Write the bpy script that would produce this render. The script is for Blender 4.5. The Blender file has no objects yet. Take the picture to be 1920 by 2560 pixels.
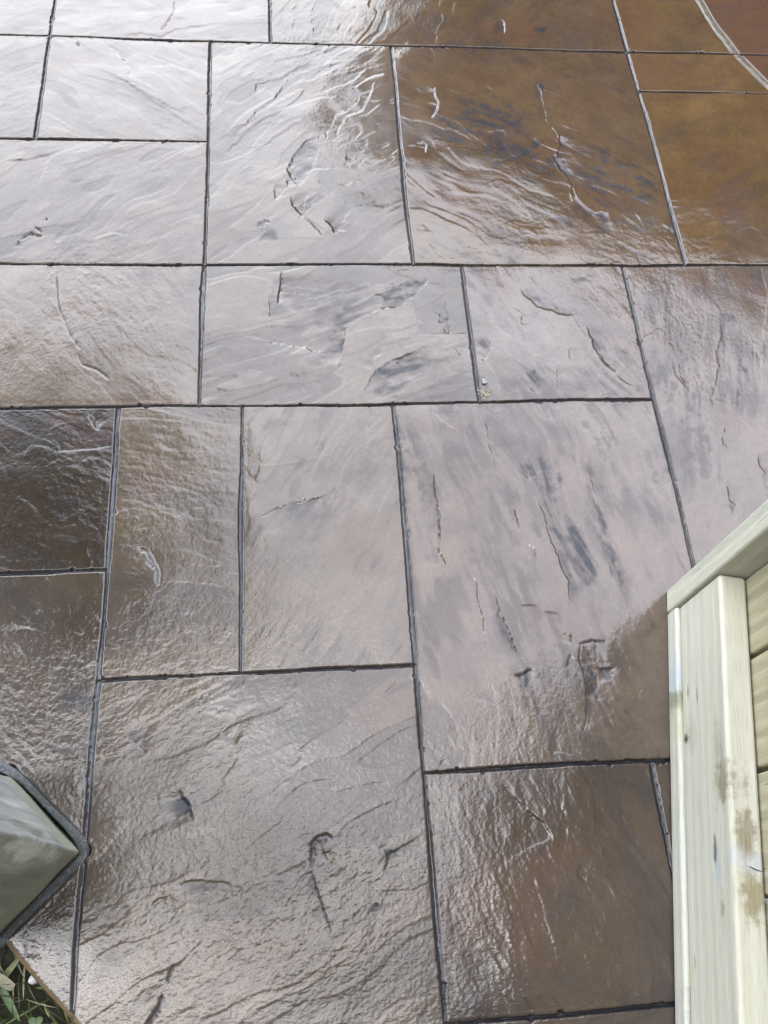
import bpy, bmesh, math, random
import numpy as np
from mathutils import Vector, Matrix, Euler

scene = bpy.context.scene
IN = 0.0254
R = math.radians

# ------------------------------------------------------------------ camera
cam_data = bpy.data.cameras.new("camera")
cam = bpy.data.objects.new("camera", cam_data)
scene.collection.objects.link(cam)
scene.camera = cam
cam_data.sensor_fit = 'VERTICAL'
cam_data.sensor_height = 24.0
cam_data.lens = 24.0 * 2120.0 / 2560.0
cam_data.clip_start = 0.02
cam_data.clip_end = 400.0
a_, b_, c_ = 0.44822621, -0.22134921, 0.17369149
M3 = (Matrix.Rotation(b_, 3, 'Z') @ Matrix.Rotation(a_, 3, 'X') @ Matrix.Rotation(c_, 3, 'Z'))
cam.matrix_world = Matrix.Translation((0, 0, 1.22)) @ M3.to_4x4()

# ------------------------------------------------------------------ sky, sun, exposure
SUN_AZ, SUN_EL = -100.0, 74.0
world = bpy.data.worlds.new("World")
scene.world = world
world.use_nodes = True
wn, wl = world.node_tree.nodes, world.node_tree.links
wn.clear()
wo = wn.new('ShaderNodeOutputWorld'); bg = wn.new('ShaderNodeBackground')
sky = wn.new('ShaderNodeTexSky'); sky.sky_type = 'NISHITA'; sky.sun_disc = False
sky.sun_elevation = R(SUN_EL); sky.sun_rotation = R(SUN_AZ)
sky.air_density = 1.0; sky.dust_density = 2.0
tc = wn.new('ShaderNodeTexCoord')
cn = wn.new('ShaderNodeTexNoise'); cn.inputs['Scale'].default_value = 1.7; cn.inputs['Detail'].default_value = 6
cn.inputs['Roughness'].default_value = .55
cr = wn.new('ShaderNodeValToRGB')
cr.color_ramp.elements[0].position = .36; cr.color_ramp.elements[0].color = (0.55, 0.55, 0.55, 1)
cr.color_ramp.elements[1].position = .62; cr.color_ramp.elements[1].color = (0.93, 0.93, 0.93, 1)
mx = wn.new('ShaderNodeMix'); mx.data_type = 'RGBA'
# thin overcast: bluish overhead, whiter and brighter lower down
sx_ = wn.new('ShaderNodeSeparateXYZ'); wl.new(tc.outputs['Generated'], sx_.inputs[0])
er_ = wn.new('ShaderNodeValToRGB')
for p_ in (.45, .8): er_.color_ramp.elements.new(p_)
for e_, (p_, c_r) in zip(er_.color_ramp.elements, ((0.0, (.40, .42, .45)), (.50, (.88, .935, 1.0)), (.78, (.645, .675, .785)), (1.0, (.62, .63, .70)))):
    e_.position = p_; e_.color = (*c_r, 1)
wl.new(sx_.outputs['Z'], er_.inputs['Fac'])
sc_ = wn.new('ShaderNodeVectorMath'); sc_.operation = 'SCALE'; sc_.inputs['Scale'].default_value = 76.0
wl.new(er_.outputs['Color'], sc_.inputs[0]); wl.new(sc_.outputs[0], mx.inputs['B'])
wl.new(tc.outputs['Generated'], cn.inputs['Vector']); wl.new(cn.outputs['Fac'], cr.inputs['Fac'])
wl.new(cr.outputs['Color'], mx.inputs['Factor']); wl.new(sky.outputs['Color'], mx.inputs['A'])
wl.new(mx.outputs['Result'], bg.inputs['Color'])
bg.inputs['Strength'].default_value = 0.15
wl.new(bg.outputs['Background'], wo.inputs['Surface'])

sd = bpy.data.lights.new("sun", 'SUN'); sun = bpy.data.objects.new("sun", sd)
scene.collection.objects.link(sun)
sd.energy = 2.2; sd.angle = R(34); sd.color = (1.0, 0.96, 0.90)
sv = Vector((math.sin(R(SUN_AZ)) * math.cos(R(SUN_EL)), math.cos(R(SUN_AZ)) * math.cos(R(SUN_EL)), math.sin(R(SUN_EL))))
sun.rotation_euler = sv.to_track_quat('Z', 'Y').to_euler()
sun.location = sv * 20

scene.view_settings.view_transform = 'Standard'
scene.view_settings.look = 'None'
scene.view_settings.exposure = -0.33
scene.view_settings.gamma = 1.0

# ------------------------------------------------------------------ helpers
def link(o, parent=None):
    scene.collection.objects.link(o)
    if parent: o.parent = parent
    return o
def tag(o, label=None, cat=None, group=None, kind=None):
    if label: o["label"] = label
    if cat: o["category"] = cat
    if group: o["group"] = group
    if kind: o["kind"] = kind
    return o
def empty(name, loc=(0, 0, 0), rz=0.0):
    o = bpy.data.objects.new(name, None); link(o)
    o.location = loc; o.rotation_euler = (0, 0, rz); o.empty_display_size = .1
    return o
def mobj(name, bm, mat, parent=None, smooth=True):
    me = bpy.data.meshes.new(name); bm.to_mesh(me); bm.free()
    if mat: me.materials.append(mat)
    if smooth:
        for p in me.polygons: p.use_smooth = True
    o = bpy.data.objects.new(name, me); link(o, parent)
    return o
def bevel(o, w=.004, seg=3):
    m = o.modifiers.new('bevel', 'BEVEL'); m.width = w; m.segments = seg; m.limit_method = 'ANGLE'
    m.harden_normals = True
    return o
def box(bm, lo, hi):
    vs = [bm.verts.new((x, y, z)) for x in (lo[0], hi[0]) for y in (lo[1], hi[1]) for z in (lo[2], hi[2])]
    for f in ((0,1,3,2),(4,6,7,5),(0,4,5,1),(2,3,7,6),(0,2,6,4),(1,5,7,3)):
        bm.faces.new([vs[i] for i in f])
def boxobj(name, lo, hi, mat, parent=None, bev=.004, seg=3):
    bm = bmesh.new(); box(bm, lo, hi)
    bmesh.ops.recalc_face_normals(bm, faces=bm.faces)
    o = mobj(name, bm, mat, parent, smooth=True)
    if bev: bevel(o, bev, seg)
    return o

class NT:
    """tiny node-graph helper"""
    def __init__(s, name):
        s.m = bpy.data.materials.new(name); s.m.use_nodes = True
        s.n = s.m.node_tree.nodes; s.l = s.m.node_tree.links
        s.p = s.n['Principled BSDF']
    def link(s, a, b): s.l.new(a, b)
    def tex(s): return s.n.new('ShaderNodeTexCoord').outputs['Object']
    def mapping(s, v, scale=(1,1,1), loc=(0,0,0), rot=(0,0,0)):
        m = s.n.new('ShaderNodeMapping'); m.inputs['Scale'].default_value = scale
        m.inputs['Location'].default_value = loc; m.inputs['Rotation'].default_value = rot
        s.link(v, m.inputs['Vector']); return m.outputs['Vector']
    def noise(s, v, scale, detail=4, rough=.5, dist=0.0):
        t = s.n.new('ShaderNodeTexNoise'); t.inputs['Scale'].default_value = scale
        t.inputs['Detail'].default_value = detail; t.inputs['Roughness'].default_value = rough
        t.inputs['Distortion'].default_value = dist
        s.link(v, t.inputs['Vector']); return t.outputs['Fac']
    def ramp(s, v, stops):
        r = s.n.new('ShaderNodeValToRGB'); e = r.color_ramp.elements
        while len(e) < len(stops): e.new(.5)
        for i, (p, c) in enumerate(stops):
            e[i].position = p; e[i].color = c if len(c) == 4 else (*c, 1)
        s.link(v, r.inputs['Fac']); return r.outputs['Color']
    def mix(s, f, a, b, mode='MIX'):
        m = s.n.new('ShaderNodeMix'); m.data_type = 'RGBA'; m.blend_type = mode
        for k, v in (('Factor', f), ('A', a), ('B', b)):
            if hasattr(v, 'links'): s.link(v, m.inputs[k])
            else: m.inputs[k].default_value = v if k == 'Factor' else ((*v, 1) if len(v) == 3 else v)
        return m.outputs['Result']
    def math(s, op, a, b=None, clamp=False):
        m = s.n.new('ShaderNodeMath'); m.operation = op; m.use_clamp = clamp
        for i, v in enumerate((a, b)):
            if v is None: continue
            if hasattr(v, 'links'): s.link(v, m.inputs[i])
            else: m.inputs[i].default_value = v
        return m.outputs[0]
    def maprange(s, v, a, b, c=0.0, d=1.0):
        m = s.n.new('ShaderNodeMapRange'); m.inputs[1].default_value = a; m.inputs[2].default_value = b
        m.inputs[3].default_value = c; m.inputs[4].default_value = d
        m.interpolation_type = 'SMOOTHSTEP'
        s.link(v, m.inputs[0]); return m.outputs[0]
    def blotch(s, v, centre, inv, warp=None, lo=1.0, hi=.55):
        """1 inside an ellipsoid about centre (inv = 1/radius), fading out, edge broken by warp"""
        w = s.mapping(v, scale=inv, loc=tuple(-c * i for c, i in zip(centre, inv)))
        l = s.n.new('ShaderNodeVectorMath'); l.operation = 'LENGTH'; s.link(w, l.inputs[0])
        d = l.outputs['Value']
        if warp is not None: d = s.math('ADD', d, warp)
        return s.maprange(d, lo, hi)
    def bump(s, h, strength=.3, dist=.001, normal=None):
        b = s.n.new('ShaderNodeBump'); b.inputs['Strength'].default_value = strength
        b.inputs['Distance'].default_value = dist; s.link(h, b.inputs['Height'])
        if normal is not None: s.link(normal, b.inputs['Normal'])
        return b.outputs['Normal']
    def set(s, **k):
        for n, v in k.items():
            i = s.p.inputs[n.replace('_', ' ')]
            if hasattr(v, 'links'): s.link(v, i)
            else: i.default_value = (*v, 1) if isinstance(v, tuple) and len(v) == 3 else v
        return s.m

# ------------------------------------------------------------------ numpy noise
def vn(x, y, seed):
    rng = np.random.RandomState(seed); T = rng.rand(256, 256).astype(np.float32)
    xi = np.floor(x).astype(np.int32); yi = np.floor(y).astype(np.int32)
    fx = (x - xi).astype(np.float32); fy = (y - yi).astype(np.float32)
    fx = fx * fx * fx * (fx * (fx * 6 - 15) + 10); fy = fy * fy * fy * (fy * (fy * 6 - 15) + 10)
    x0 = xi & 255; x1 = (xi + 1) & 255; y0 = yi & 255; y1 = (yi + 1) & 255
    return ((T[x0, y0] * (1 - fx) + T[x1, y0] * fx) * (1 - fy) + (T[x0, y1] * (1 - fx) + T[x1, y1] * fx) * fy) * 2 - 1
def fbm(x, y, octv, seed, gain=.5, lac=2.03):
    s = 0; a = 1.0; t = 0
    for i in range(octv):
        # rotate between octaves so no lattice shows
        s = s + a * vn(x, y, seed + i); t += a; a *= gain
        x, y = (x * .8 - y * .6) * lac + 17.3, (x * .6 + y * .8) * lac - 9.1
    return s / t
def sst(a, b, v):
    t = np.clip((v - a) / (b - a), 0, 1); return t * t * (3 - 2 * t)

SCARPS=[
([(-375,1696),(-318,1705),(-274,1696),(-242,1720),(-199,1734),(-145,1743)],-1,0.5,20,0.1),
([(-384,1663),(-361,1639),(-341,1615),(-331,1591),(-330,1563)],1,1.2,30,0.2),
([(-414,1605),(-366,1576),(-308,1536),(-251,1491),(-191,1453)],-1,0.6,40,0.25),
([(-347,1569),(-299,1523),(-241,1471),(-185,1421)],-1,0.5,30,0.25),
([(-293,1599),(-247,1607),(-218,1594),(-189,1574)],1,0.5,20,0.1),
([(-555,1332),(-504,1333),(-471,1346),(-443,1365)],-1,0.8,25,0.1),
([(-368,1136),(-344,1147),(-320,1149),(-309,1142)],1,0.8,20,0.1),
([(-438,1135),(-425,1127)],1,0.8,14,0.1),
([(-135,1422),(-94,1442),(-76,1476),(-38,1517),(-9,1573)],-1,1.3,45,0.35),
([(-76,1509),(-74,1557),(-28,1573),(16,1610),(45,1632)],-1,0.7,30,0.15),
([(-147,1346),(-117,1384),(-94,1423),(-53,1463),(-1,1491)],-1,1.0,40,0.3),
([(-76,1360),(-39,1405),(-2,1438),(45,1466)],-1,0.7,30,0.15),
([(55,1407),(25,1393),(1,1355),(-12,1317),(-5,1293),(13,1269)],1,2.0,40,0.35),
([(-16,1293),(-14,1271)],1,1.2,12,0.2),
([(-8,1251),(-5,1227),(7,1209),(15,1198),(29,1213)],1,2.2,35,0.45),
([(175,1576),(167,1537),(146,1489),(111,1467),(93,1427),(90,1401)],-1,1.6,25,0.2),
([(148,1543),(132,1509),(107,1481),(88,1474),(77,1440),(67,1420),(67,1401)],-1,1.8,25,0.25),
([(107,1369),(96,1325)],1,1.2,22,0.3),
([(50,1192),(75,1158),(97,1156)],1,2.0,28,0.45),
([(-76,1171),(-59,1189),(-48,1180)],-1,1.3,22,0.35),
([(-36,1280),(-39,1244),(-32,1235)],1,1.3,18,0.25),
([(524,1591),(528,1548),(529,1485),(529,1437)],-1,1.0,14,0.5),
([(531,1448),(545,1424),(545,1398),(527,1358),(537,1326),(548,1295),(556,1251)],1,2.4,14,0.9),
([(556,1251),(566,1227),(586,1209),(617,1212)],-1,1.8,18,0.7),
([(301,1562),(301,1534),(306,1513),(296,1479),(284,1462)],-1,1.8,16,0.5),
([(430,1155),(480,1152),(524,1144)],-1,1.0,18,0.4),
([(616,1144),(652,1115),(700,1101)],-1,0.9,18,0.3),
([(970,1511),(968,1482),(946,1447),(936,1406),(910,1385)],-1,0.9,15,0.05),
([(469,1793),(477,1773),(474,1746),(469,1723)],-1,1.2,12,0.5),
([(260,1405),(269,1392),(264,1366)],-1,1.0,15,0.2),
([(-45,1055),(-49,992),(-54,946),(-50,901),(-42,864)],1,1.2,50,0.3),
([(-28,1060),(-33,1018),(-35,987)],1,2.2,60,0.35),
([(155,975),(112,955),(85,932),(79,905),(76,875),(62,842)],-1,3.6,70,0.5),
([(-17,843),(-19,814),(-22,796)],1,1.0,18,0.2),
([(3,847),(0,809),(10,795)],1,1.0,18,0.2),
([(149,884),(132,865),(122,841)],-1,1.0,22,0.2),
([(232,896),(189,879),(164,865),(130,846),(112,812),(101,785)],1,3.2,60,0.6),
([(204,911),(175,909),(150,902),(124,880)],1,1.1,30,0.2),
([(241,1050),(237,1031),(203,999),(181,983),(146,974)],-1,2.6,36,0.5),
([(203,1055),(179,1023),(140,1007),(106,991)],-1,0.8,20,0.2),
([(224,952),(194,934),(160,927)],1,0.6,20,0.1),
([(271,996),(265,959),(267,918)],-1,1.7,10,0.55),
([(255,970),(252,946)],1,1.0,10,0.3),
([(407,1030),(414,1006),(433,985),(461,969),(486,959),(516,961)],1,1.8,22,0.55),
([(522,942),(525,911),(533,870),(545,853),(559,838)],1,2.8,60,0.5),
([(558,828),(575,811),(588,802)],1,1.2,28,0.3),
([(330,918),(341,897),(335,873),(317,853)],-1,1.4,22,0.3),
([(273,896),(279,873),(291,866)],1,0.9,20,0.15),
([(455,856),(449,822),(446,789)],1,0.8,25,0.15),
([(481,891),(479,861)],1,0.7,15,0.1),
([(404,964),(401,938)],1,0.7,15,0.1),
([(783,962),(773,914),(755,883),(750,843),(736,804),(720,775),(724,753)],1,1.0,18,0.3),
([(667,864),(665,834),(676,804),(690,792)],1,0.9,22,0.15),
([(677,859),(674,834),(683,799)],1,0.9,22,0.15),
([(718,676),(730,718),(743,729)],-1,1.0,18,0.2),
([(777,671),(776,643),(783,610)],1,1.2,28,0.35),
([(708,610),(705,575),(718,562)],1,1.0,18,0.3),
([(693,677),(681,650)],1,0.7,14,0.1),
([(311,753),(311,717),(312,690),(319,650)],1,1.0,20,0.4),
([(377,618),(384,584),(388,559),(390,522),(393,502),(408,446),(400,371)],1,1.5,40,0.45),
([(365,671),(375,662),(364,636),(377,618)],1,1.2,30,0.3),
([(416,643),(433,625),(414,604)],-1,0.9,20,0.3),
([(462,673),(473,651),(477,607),(483,573),(487,523)],1,1.2,22,0.6),
([(474,591),(480,558),(479,508),(492,476),(500,437),(493,399)],-1,1.3,22,0.5),
([(477,508),(480,472),(480,430)],1,0.9,22,0.3),
([(215,661),(215,614),(219,580),(218,532)],-1,1.2,22,0.35),
([(215,598),(221,557),(212,505),(219,481),(217,460)],-1,1.5,22,0.45),
([(340,606),(343,569),(345,528)],-1,0.8,20,0.2),
([(258,480),(265,449),(268,407),(268,363),(263,338)],-1,1.1,20,0.2),
([(291,448),(296,406),(307,376),(312,333),(313,312)],-1,1.5,26,0.5),
([(351,517),(365,504),(365,480)],-1,1.2,20,0.35),
([(335,595),(345,553),(343,513)],-1,0.8,22,0.2),
([(304,301),(318,303),(335,309)],-1,1.6,16,0.5),
([(400,358),(394,344)],-1,1.0,12,0.3),
([(393,329),(383,308)],1,1.0,20,0.2),
([(417,343),(408,321),(411,297),(409,265),(404,235),(395,212)],1,2.0,28,0.4),
([(417,343),(432,346),(455,345)],-1,1.6,22,0.35),
([(418,309),(439,306),(461,307)],-1,1.6,16,0.7),
([(460,303),(451,284),(435,280)],-1,1.2,18,0.5),
([(241,263),(255,266),(268,259),(286,271)],1,0.7,20,0.2),
([(269,146),(281,129),(299,109),(319,91),(331,74),(331,62)],-1,1.8,26,0.1),
([(400,12),(404,0),(424,-13)],1,1.0,26,0.1),
([(348,29),(353,22),(365,14)],1,0.7,20,0.1),
([(336,186),(363,183),(385,173)],1,0.8,25,0.3),
([(176,181),(186,187),(181,175)],1,0.8,12,0.2),
([(-255,258),(-251,238),(-243,222),(-221,215)],1,1.4,45,0.4),
([(-127,239),(-114,228),(-98,218)],1,1.0,20,0.2),
([(-67,570),(-39,584),(-14,593),(27,600),(53,618),(84,634)],-1,1.6,45,0.4),
([(-346,763),(-338,749),(-329,736)],1,1.6,12,0.2),
([(-423,416),(-417,404),(-405,401),(-387,399)],-1,1.2,18,0.2),
([(114,767),(109,709)],1,0.9,15,0.3),
([(-180,37),(-165,47),(-141,48),(-112,46),(-88,37)],-1,1.3,35,0.3),
([(-211,17),(-200,30),(-180,37)],-1,1.1,25,0.2),
([(-1,54),(1,85),(9,93),(20,95),(27,86)],-1,2.2,26,0.6),
([(10,74),(26,76),(38,70)],-1,1.4,16,0.6),
([(-1,49),(5,25),(14,0),(25,-28)],-1,2.2,20,0.3),
([(-176,169),(-172,154),(-159,135),(-155,120)],-1,2.0,25,0.7),
([(87,77),(96,68),(98,53),(91,42)],1,1.6,18,0.6),
([(97,73),(109,71),(120,76),(115,64)],-1,1.3,18,0.5),
([(86,9),(89,-2)],-1,1.4,16,0.6),
([(-360,-31),(-361,-10),(-356,11)],-1,0.8,20,0.0),
]
CRACKS=[
([(-248,1814),(-251,1768),(-262,1737),(-276,1715)],2.5,1.0,0.4),
([(-501,1121),(-498,1128),(-493,1120)],3,1.8,0.7),
([(-493,1138),(-480,1149),(-457,1143)],3.5,1.8,0.8),
([(-473,1165),(-467,1160),(-458,1152)],3,1.6,0.7),
([(-457,1183),(-452,1181)],3,1.6,0.6),
([(-443,1668),(-435,1661)],4,2,0.8),
([(55,1407),(25,1393),(1,1355),(-12,1317),(-5,1293),(13,1266)],2,1.2,0.5),
([(-8,1248),(-5,1227),(7,1209),(15,1198)],2,1.2,0.6),
([(138,1529),(132,1509),(107,1481),(88,1474),(77,1440),(67,1420),(67,1401)],2,1.2,0.5),
([(-54,1183),(-47,1179)],3,1.5,0.6),
([(536,1448),(545,1428),(547,1412)],2.5,-1.2,0.0),
([(556,1282),(558,1251)],2,-1.2,0.0),
([(547,1264),(547,1240)],2,-1.2,0.0),
([(-424,1057),(-417,1003),(-408,973),(-396,943),(-382,914),(-367,890)],2.8,1.8,0.7),
([(-371,880),(-362,861),(-338,851),(-319,833)],2.4,1.5,0.6),
([(-27,1061),(-30,1034),(-34,989)],2.5,1.8,0.8),
([(-391,696),(-341,700),(-305,705)],1.8,1.2,0.5),
([(-67,570),(-39,584),(-14,594),(5,599)],2,1.5,0.6),
([(-344,763),(-336,749),(-327,735)],4,2.2,0.6),
([(533,870),(545,851),(562,836)],2,1.5,0.6),
([(269,991),(267,959),(268,918)],2,1.3,0.6),
([(-251,522),(-237,516),(-229,501),(-221,485),(-219,461)],4,2.5,0.5),
([(-236,499),(-226,491)],3,2,0.4),
([(413,343),(408,321),(411,297),(409,265),(404,235),(395,212)],2,1.6,0.8),
([(415,343),(432,346),(455,345)],2.5,1.5,0.7),
([(402,360),(396,345)],2.2,1.5,0.7),
([(309,299),(322,301),(333,307)],2.5,1.6,0.7),
([(-1,49),(5,25),(14,0),(22,-22)],2,1.6,0.8),
([(-1,56),(1,85),(9,93),(20,95),(28,88)],4,2,0.6),
([(-176,-46),(-180,-56),(-184,-67)],2.6,2.0,0.7),
([(-189,-79),(-191,-90),(-199,-102),(-206,-109)],4,2.4,0.8),
([(269,146),(281,129),(299,109),(319,91)],2.2,1.5,0.6),
]
RIDGES=[
([(-438,1039),(-432,1055),(-423,1065)],2.5,0.8),
([(-389,1039),(-374,1055),(-355,1065)],2.5,0.8),
([(-270,546),(-235,555),(-218,560),(-197,570),(-183,577),(-166,585),(-134,592)],2.5,1.1),
([(-289,529),(-265,524),(-234,526)],2.2,0.8),
([(-76,632),(-65,659),(-1,666),(60,682)],2.2,0.9),
([(-395,426),(-379,428),(-358,431)],2.5,0.9),
([(-359,208),(-329,210),(-302,213)],2.5,1.1),
([(-293,216),(-274,218),(-258,221)],2.5,1.1),
([(-331,409),(-311,406),(-288,406)],2,0.7),
([(-406,733),(-389,744),(-371,748)],2.2,0.8),
([(-358,603),(-344,601),(-327,610)],2.2,0.8),
([(-399,671),(-386,675)],2,0.8),
([(502,278),(495,268),(488,255)],2.2,0.9),
([(326,115),(321,96)],2.5,1),
([(355,131),(349,106)],2.5,1),
([(361,89),(368,83),(376,78)],2.2,0.8),
([(254,-32),(253,-43),(254,-51),(261,-64)],3,1),
([(351,-70),(353,-75)],3,0.9),
([(-9,1580),(-14,1559)],2.5,0.9),
([(-59,1135),(-63,1115),(-67,1099)],2.5,0.9),
([(81,925),(79,900),(76,875),(63,843)],2,0.7),
([(302,1562),(301,1541),(307,1513),(298,1486),(288,1462)],2,0.9),
([(406,823),(408,808),(403,801)],3,1),
]
PATCHES=[
([(-325,1502),(-261,1497),(-185,1421),(-198,1395),(-278,1399)],0.25,25,0.1),
([(3,1348),(29,1393),(54,1375),(46,1337),(29,1299),(13,1272),(-9,1311)],0.35,5,0.5),
([(-3,1245),(15,1201),(34,1221),(75,1258),(69,1282),(30,1263)],0.45,7,0.6),
([(112,1376),(151,1409),(153,1377),(105,1332)],0.35,9,0.3),
([(55,1190),(75,1159),(97,1158),(125,1187),(90,1187)],0.4,7,0.4),
([(-76,1171),(-59,1187),(-48,1177),(-29,1146),(-38,1126),(-63,1135)],0.45,7,0.5),
([(-98,1273),(-76,1289),(-69,1280),(-89,1267)],0.4,6,0.3),
([(-131,1422),(-94,1439),(-81,1476),(-99,1423),(-121,1397)],0.35,9,0.2),
([(77,1830),(118,1832),(126,1793),(100,1784)],0.3,9,0.1),
([(389,1424),(412,1435),(434,1435),(434,1395),(438,1376),(412,1374),(411,1408)],0.9,5,0.6),
([(459,1370),(494,1413),(519,1417),(511,1397),(472,1362),(413,1343),(399,1349)],0.7,6,0.3),
([(545,1365),(560,1352),(544,1346)],0.8,4,0.4),
([(524,1591),(544,1584),(530,1527),(518,1548)],0.6,7,0.2),
([(389,1558),(424,1559),(418,1545),(393,1544)],0.6,8,0.2),
([(659,1274),(669,1275),(671,1259),(661,1259)],0.85,3,0.5),
([(731,1186),(738,1171),(731,1157),(723,1162)],0.7,4,0.4),
([(443,1149),(506,1144),(508,1126),(449,1129)],0.55,9,0.3),
([(576,1203),(615,1203),(615,1162),(581,1156)],0.5,9,0.3),
([(487,1202),(548,1203),(543,1173),(501,1173)],0.45,10,0.2),
([(452,1788),(479,1789),(471,1730),(446,1737)],0.55,9,0.2),
([(544,1765),(576,1766),(567,1738),(535,1741)],0.55,7,0.2),
([(286,1513),(305,1513),(290,1469),(279,1478)],0.5,6,0.3),
([(717,1297),(730,1291),(730,1266),(717,1272)],0.5,6,0.2),
([(-26,1055),(50,1050),(151,1033),(156,991),(113,963),(78,932),(74,880),(43,847),(-5,852),(-44,891),(-49,966),(-35,992)],0.3,12,0.3),
([(115,784),(147,850),(165,869),(231,884),(232,849),(202,821),(167,784)],0.5,10,0.5),
([(-25,843),(-1,847),(2,791),(-22,787)],0.3,9,0.2),
([(149,1017),(202,1050),(237,1047),(239,1028),(203,996),(147,978)],0.55,6,0.4),
([(267,991),(273,959),(270,921),(265,939)],0.6,3,0.3),
([(408,1025),(438,1017),(456,990),(489,979),(517,966),(490,961),(453,973),(422,995)],0.75,4,0.5),
([(500,1052),(553,1047),(556,1036),(515,1030)],0.5,8,0.2),
([(525,937),(594,885),(603,865),(560,840),(535,870)],0.35,10,0.3),
([(391,837),(413,847),(416,818),(422,789),(401,789),(396,813)],0.75,5,0.6),
([(342,843),(394,857),(441,837),(443,793),(345,795)],0.3,14,0.1),
([(477,851),(518,846),(557,826),(604,805),(591,784),(467,788)],0.35,14,0.1),
([(314,903),(330,918),(338,898),(331,873),(315,856)],0.4,6,0.3),
([(581,796),(598,798),(613,786),(582,782)],0.5,6,0.2),
([(783,962),(802,967),(821,951),(812,935),(793,930),(776,914)],0.5,7,0.3),
([(792,873),(812,847),(796,803),(773,764),(758,736),(757,694),(749,694),(763,764),(794,863)],0.65,6,0.3),
([(830,883),(864,914),(851,862)],0.6,9,0.2),
([(704,571),(719,564),(707,552)],0.7,4,0.3),
([(767,644),(782,608),(779,595)],0.55,6,0.2),
([(315,699),(325,667),(318,646),(313,663)],0.6,6,0.3),
([(211,661),(221,663),(218,631),(210,644)],0.5,6,0.2),
([(597,729),(619,679),(611,621),(598,657)],0.35,10,0.1),
([(615,603),(616,536),(616,515),(610,561)],0.5,6,0.2),
([(356,662),(376,668),(408,670),(419,634),(431,625),(416,604),(394,578),(381,593),(378,627),(359,632)],0.5,7,0.4),
([(464,669),(474,646),(479,607),(485,573),(489,523),(480,523),(473,582),(468,625)],0.65,6,0.3),
([(383,594),(420,593),(424,555),(448,530),(464,469),(456,434),(427,426),(410,459),(396,511),(387,556)],0.6,8,0.4),
([(476,591),(490,591),(491,545),(492,508),(499,480),(503,444),(490,422),(485,468),(477,508),(475,549)],0.55,6,0.3),
([(208,599),(218,590),(219,553),(209,505),(218,478),(216,460),(202,494),(207,549)],0.35,9,0.2),
([(295,452),(302,410),(310,362),(313,317),(303,330),(290,384)],0.55,6,0.3),
([(257,548),(273,551),(272,531),(259,532)],0.4,9,0.1),
([(355,512),(366,502),(365,478),(357,492)],0.45,6,0.2),
([(304,301),(333,308),(323,283),(316,282)],0.65,4,0.4),
([(414,339),(442,342),(440,309),(461,306),(458,291),(438,281),(420,268),(411,265),(413,297)],0.6,6,0.5),
([(392,344),(403,322),(392,301),(383,308)],0.35,8,0.1),
([(405,76),(427,69),(422,60),(405,61)],0.4,12,0),
([(456,67),(485,62),(484,44),(456,49)],0.45,14,0),
([(304,-92),(322,-93),(317,-106),(302,-105)],0.5,9,0),
([(389,-113),(444,-114),(441,-130),(392,-129)],0.5,14,0),
([(237,-71),(249,-72),(248,-82),(236,-82)],0.4,7,0.1),
([(-151,302),(-76,308),(-63,274),(-121,258),(-153,269)],0.25,9,-0.5),
([(-351,308),(-309,309),(-300,276),(-345,278)],0.5,20,0),
([(-247,223),(-165,218),(-157,181),(-232,188)],0.5,25,0),
([(-374,232),(-307,238),(-305,219),(-357,216)],0.4,15,0),
([(-177,41),(-141,46),(-106,42),(-88,31),(-141,28),(-170,29)],0.45,7,0.4),
([(0,91),(22,94),(39,74),(19,71),(10,79),(1,65),(-6,54)],0.6,5,0.4),
([(-9,65),(-1,48),(14,8),(25,-28),(13,-19),(-4,15)],0.4,7,0.2),
([(-246,167),(-219,181),(-169,169),(-156,132),(-217,127)],0.4,20,0.1),
([(-265,95),(-227,96),(-214,78),(-255,75)],0.4,15,0),
([(-277,-26),(-209,-10),(-213,-46),(-252,-53)],0.4,20,0),
([(88,80),(115,75),(115,64),(96,59)],0.45,8,0.2),
]


# ------------------------------------------------------------------ the stamped patio slab
def grow(start, end, first, ratio=1.16):
    out = []; s = first; v = start; sg = 1 if end > start else -1
    while (end - v) * sg > 0:
        s *= ratio; v += sg * s; out.append(v)
    return out
X0, X1, Y0, Y1 = -.60, 1.20, -.20, 1.98
fx = list(np.arange(X0, X1, .0015))
fy = []; v = Y0
while v < Y1:
    fy.append(v); st_ = .0013 + .0011 * max(v, 0)
    if any(abs(v + st_ - yj * 1.22 * IN) < .011 for yj in (25.05, 34.8, 44.8, 50.3, 54.4)): st_ = min(st_, .0011)
    v += st_
xs = np.array(grow(X0, -3.2, .0015)[::-1] + fx + grow(X1, 6.5, .0015))
ys = np.array(grow(Y0, -2.2, .0013)[::-1] + fy + grow(Y1, 7.5, .003))
NX, NY = len(xs), len(ys)
GX, GY = np.meshgrid(xs, ys, indexing='xy')       # shape NY, NX
GX = GX.astype(np.float64); GY = GY.astype(np.float64)

warp_x = fbm(GX * 9, GY * 9, 2, 5) * .0016 + fbm(GX * 130, GY * 130, 3, 8) * .0006
warp_y = fbm(GX * 9 + 40, GY * 9, 2, 11) * .0016 + fbm(GX * 130, GY * 130 + 7, 3, 14) * .0006
U = GX + warp_x; V = GY + warp_y

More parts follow.
